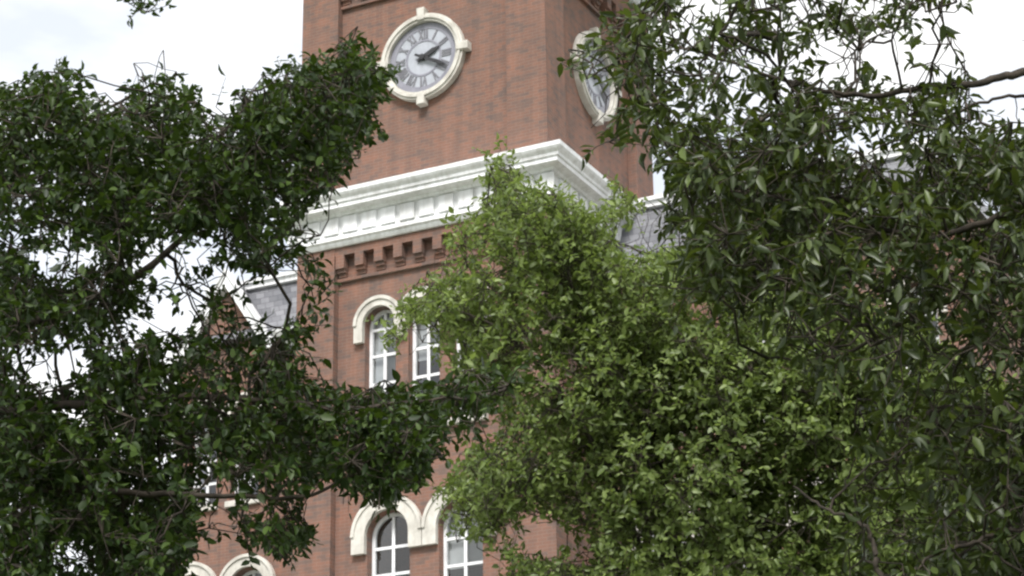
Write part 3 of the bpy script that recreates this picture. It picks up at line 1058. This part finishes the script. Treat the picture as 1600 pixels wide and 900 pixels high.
# tree on the right with long hanging leaves ---------------------------------
RIGHT = [(1018, 236), (1060, 195), (1130, 180), (1200, 160), (1290, 148), (1400, 140), (1480, 130), (1600, 190), (1800, 100), (2200, 200), (2300, 700), (2200, 1150), (1500, 1150),
         (1300, 1000), (1310, 900), (1330, 800), (1330, 700), (1280, 620), (1220, 540), (1130, 470), (1046, 462), (1062, 420), (1048, 362), (1030, 300)]
def d_right(px, py):
    d = in_poly(px, py, RIGHT).astype(float) * 0.85
    top = (px > 1010) & (px < 1500) & (py < 200) & (py > -220) & (d == 0)
    d[top] = 0.52
    d[(px > 1500) & (px < 1545) & (py < 120) & (py > 60)] = 0.25
    d[(px > 1600) & (py < 190) & (py > -220) & (d == 0)] = 0.3
    d[(px > 1640) | (py > 930)] *= 0.62
    d[(py > 460) & (px < 1600)] *= 0.80
    d[(py > 460) & (px < 1430)] *= 0.72
    for b, k in (((905, 100, 44, 22), 0.9), ((912, 75, 22, 30), 0.7), ((962, 40, 34, 28), 0.55), ((975, 95, 30, 60), 0.35), ((955, 210, 42, 22), 0.8), ((985, 180, 26, 34), 0.7),
                 ((1015, 60, 30, 70), 0.6), ((1028, 160, 30, 70), 0.75), ((1060, 130, 30, 60), 0.5), ((1240, 90, 60, 60), 0.6), ((1130, 150, 50, 40), 0.6),
                 ((1390, 30, 90, 30), 0.55), ((1400, 60, 40, 26), 0.5), ((1510, 95, 24, 44), 0.7), ((1010, 10, 24, 20), 0.6), ((1180, 40, 26, 26), 0.4), ((1100, 40, 26, 26), 0.3)):
        m = blob(px, py, *b)
        d[m] = np.maximum(d[m], k)
    for b, k in (((1540, 180, 70, 45), 0.55), ((1540, 335, 34, 30), 0.10), ((1330, 215, 30, 40), 0.35), ((1400, 240, 60, 40), 0.5), ((1470, 395, 22, 26), 0.3), ((1585, 400, 16, 22), 0.3),
                 ((1160, 165, 26, 16), 0.2), ((1180, 210, 30, 14), 0.4), ((1310, 525, 34, 16), 0.25), ((1450, 750, 60, 24), 0.4), ((1240, 790, 26, 30), 0.4), ((1500, 60, 40, 40), 0.3),
                 ((1060, 300, 20, 20), 0.5), ((1290, 105, 24, 40), 0.1), ((1420, 110, 60, 20), 0.15), ((1100, 90, 20, 24), 0.2)):
        d[blob(px, py, *b)] *= k
    return d

rt_root = np.array([4.3, 13.6, 0.0])
rt_trunk = [rt_root, rt_root + [0.0, 0.1, 1.8], rt_root + [-0.1, 0.0, 3.6], rt_root + [0.1, 0.2, 5.6], rt_root + [0.0, 0.2, 7.6]]
rt_limbs = [([at(1760, 250, 13.2), at(1660, 130, 12.9), at(1600, 114, 12.7), at(1530, 129, 12.6), at(1450, 136, 12.6), at(1350, 150, 12.7), at(1240, 130, 12.8), at(1120, 90, 12.9), at(1000, 60, 13.0)], 0.040, 0.006),
            ([at(1770, 420, 13.3), at(1640, 300, 12.9), at(1590, 326, 12.6), at(1520, 352, 12.6), at(1440, 372, 12.7), at(1300, 330, 13.0), at(1150, 300, 13.2), at(1050, 290, 13.3)], 0.040, 0.006),
            ([at(1800, 200, 13.3), at(1690, 165, 12.9), at(1600, 150, 12.8), at(1520, 165, 12.8), at(1450, 200, 12.8), at(1380, 226, 12.8)], 0.020, 0.005),
            ([at(1760, 560, 13.2), at(1640, 360, 12.8), at(1570, 420, 12.5), at(1520, 452, 12.5), at(1420, 500, 12.6), at(1300, 560, 12.8), at(1200, 560, 13.0)], 0.036, 0.007),
            ([at(1520, 1120, 12.6), at(1402, 985, 12.2), at(1374, 900, 12.1), at(1364, 846, 12.1), at(1338, 812, 12.1), at(1290, 795, 12.2), at(1240, 760, 12.5)], 0.026, 0.006),
            ([at(1700, 930, 13.4), at(1590, 830, 12.4), at(1520, 850, 12.1), at(1470, 862, 12.0), at(1440, 882, 12.0), at(1432, 930, 12.1)], 0.020, 0.006),
            ([at(1760, 760, 13.3), at(1660, 690, 12.9), at(1540, 640, 12.8), at(1400, 640, 12.9)], 0.030, 0.008)]
build_tree('long_leaved_tree', 'tree with long narrow drooping leaves and dark bare limbs on the right', rt_root, rt_trunk, 0.20, rt_limbs,
           d_right, (860, 2250, -220, 1150), (11.6, 15.0), 1560, 9, 0.22, 0.098, 0.040, 0.20, 7, 0.34, 'leaf_mid', outward=0.25)

# lighter tree in the middle ----------------------------------------------
MID = [(776, 236), (796, 226), (808, 256), (826, 285), (845, 305), (872, 288), (908, 312), (936, 332), (942, 345), (948, 272), (964, 266), (972, 300), (1012, 312), (1046, 306),
       (1042, 334), (1000, 342), (962, 346), (950, 358), (954, 388), (1046, 392), (1100, 384), (1250, 424), (1420, 490), (1540, 570), (1640, 640), (1640, 900), (1600, 1200), (700, 1200), (760, 930), (800, 890),
       (770, 862), (800, 850), (770, 836), (735, 870), (705, 842), (690, 800), (692, 768), (702, 738), (722, 708), (762, 680), (792, 642), (760, 610), (700, 590),
       (682, 556), (690, 520), (650, 500), (628, 545), (588, 540), (592, 508), (622, 470), (652, 440), (694, 428), (720, 400), (690, 384), (700, 350), (742, 330), (762, 300), (750, 262)]
def d_mid(px, py):
    d = in_poly(px, py, MID).astype(float)
    d[in_poly(px, py, [(700, 345), (742, 330), (850, 440), (700, 560), (620, 540), (600, 510), (660, 440)])] *= 1.0
    d[py > 940] *= 0.4
    d[blob(px, py, 835, 835, 46, 36)] *= 0.12
    d[blob(px, py, 900, 860, 30, 30)] *= 0.25
    d[blob(px, py, 800, 690, 20, 40)] *= 0.7
    d[blob(px, py, 730, 815, 34, 26)] *= 0.5
    d[blob(px, py, 860, 580, 60, 26)] *= 0.5
    d[blob(px, py, 740, 410, 60, 22)] *= 0.6
    d[blob(px, py, 1090, 485, 26, 18)] *= 0.3
    d[blob(px, py, 665, 540, 20, 30)] *= 0.1
    return d
mt_root = np.array([2.2, 27.6, 0.0])
mt_trunk = [mt_root, mt_root + [0.0, 0.1, 3.0], mt_root + [-0.1, 0.0, 6.0], mt_root + [-0.3, 0.0, 9.0], mt_root + [-0.5, 0.3, 10.8], mt_root + [-0.9, 0.4, 12.2]]
mt_limbs = [([at(1040, 960, 27.4), at(960, 760, 27.0), at(880, 620, 26.6), at(790, 520, 26.4), at(700, 480, 26.3)], 0.055, 0.012),
            ([at(1060, 900, 27.4), at(1000, 700, 27.0), at(900, 500, 26.8), at(840, 380, 26.8), at(795, 270, 26.8)], 0.042, 0.006),
            ([at(1080, 900, 27.6), at(1160, 760, 27.4), at(1260, 660, 27.2), at(1380, 640, 27.2)], 0.055, 0.012),
            ([at(1070, 800, 27.8), at(1080, 600, 28.0), at(1060, 450, 28.0), at(1010, 400, 28.0)], 0.05, 0.012)]
build_tree('young_tree', 'bright green small-leaved tree in the middle, reaching up to the white cornice', mt_root, mt_trunk, 0.20, mt_limbs,
           d_mid, (580, 1640, 225, 1200), (25.8, 29.2), 1650, 11, 0.38, 0.098, 0.057, 0.32, 8, 0.12, 'leaf_light', outward=1.2)
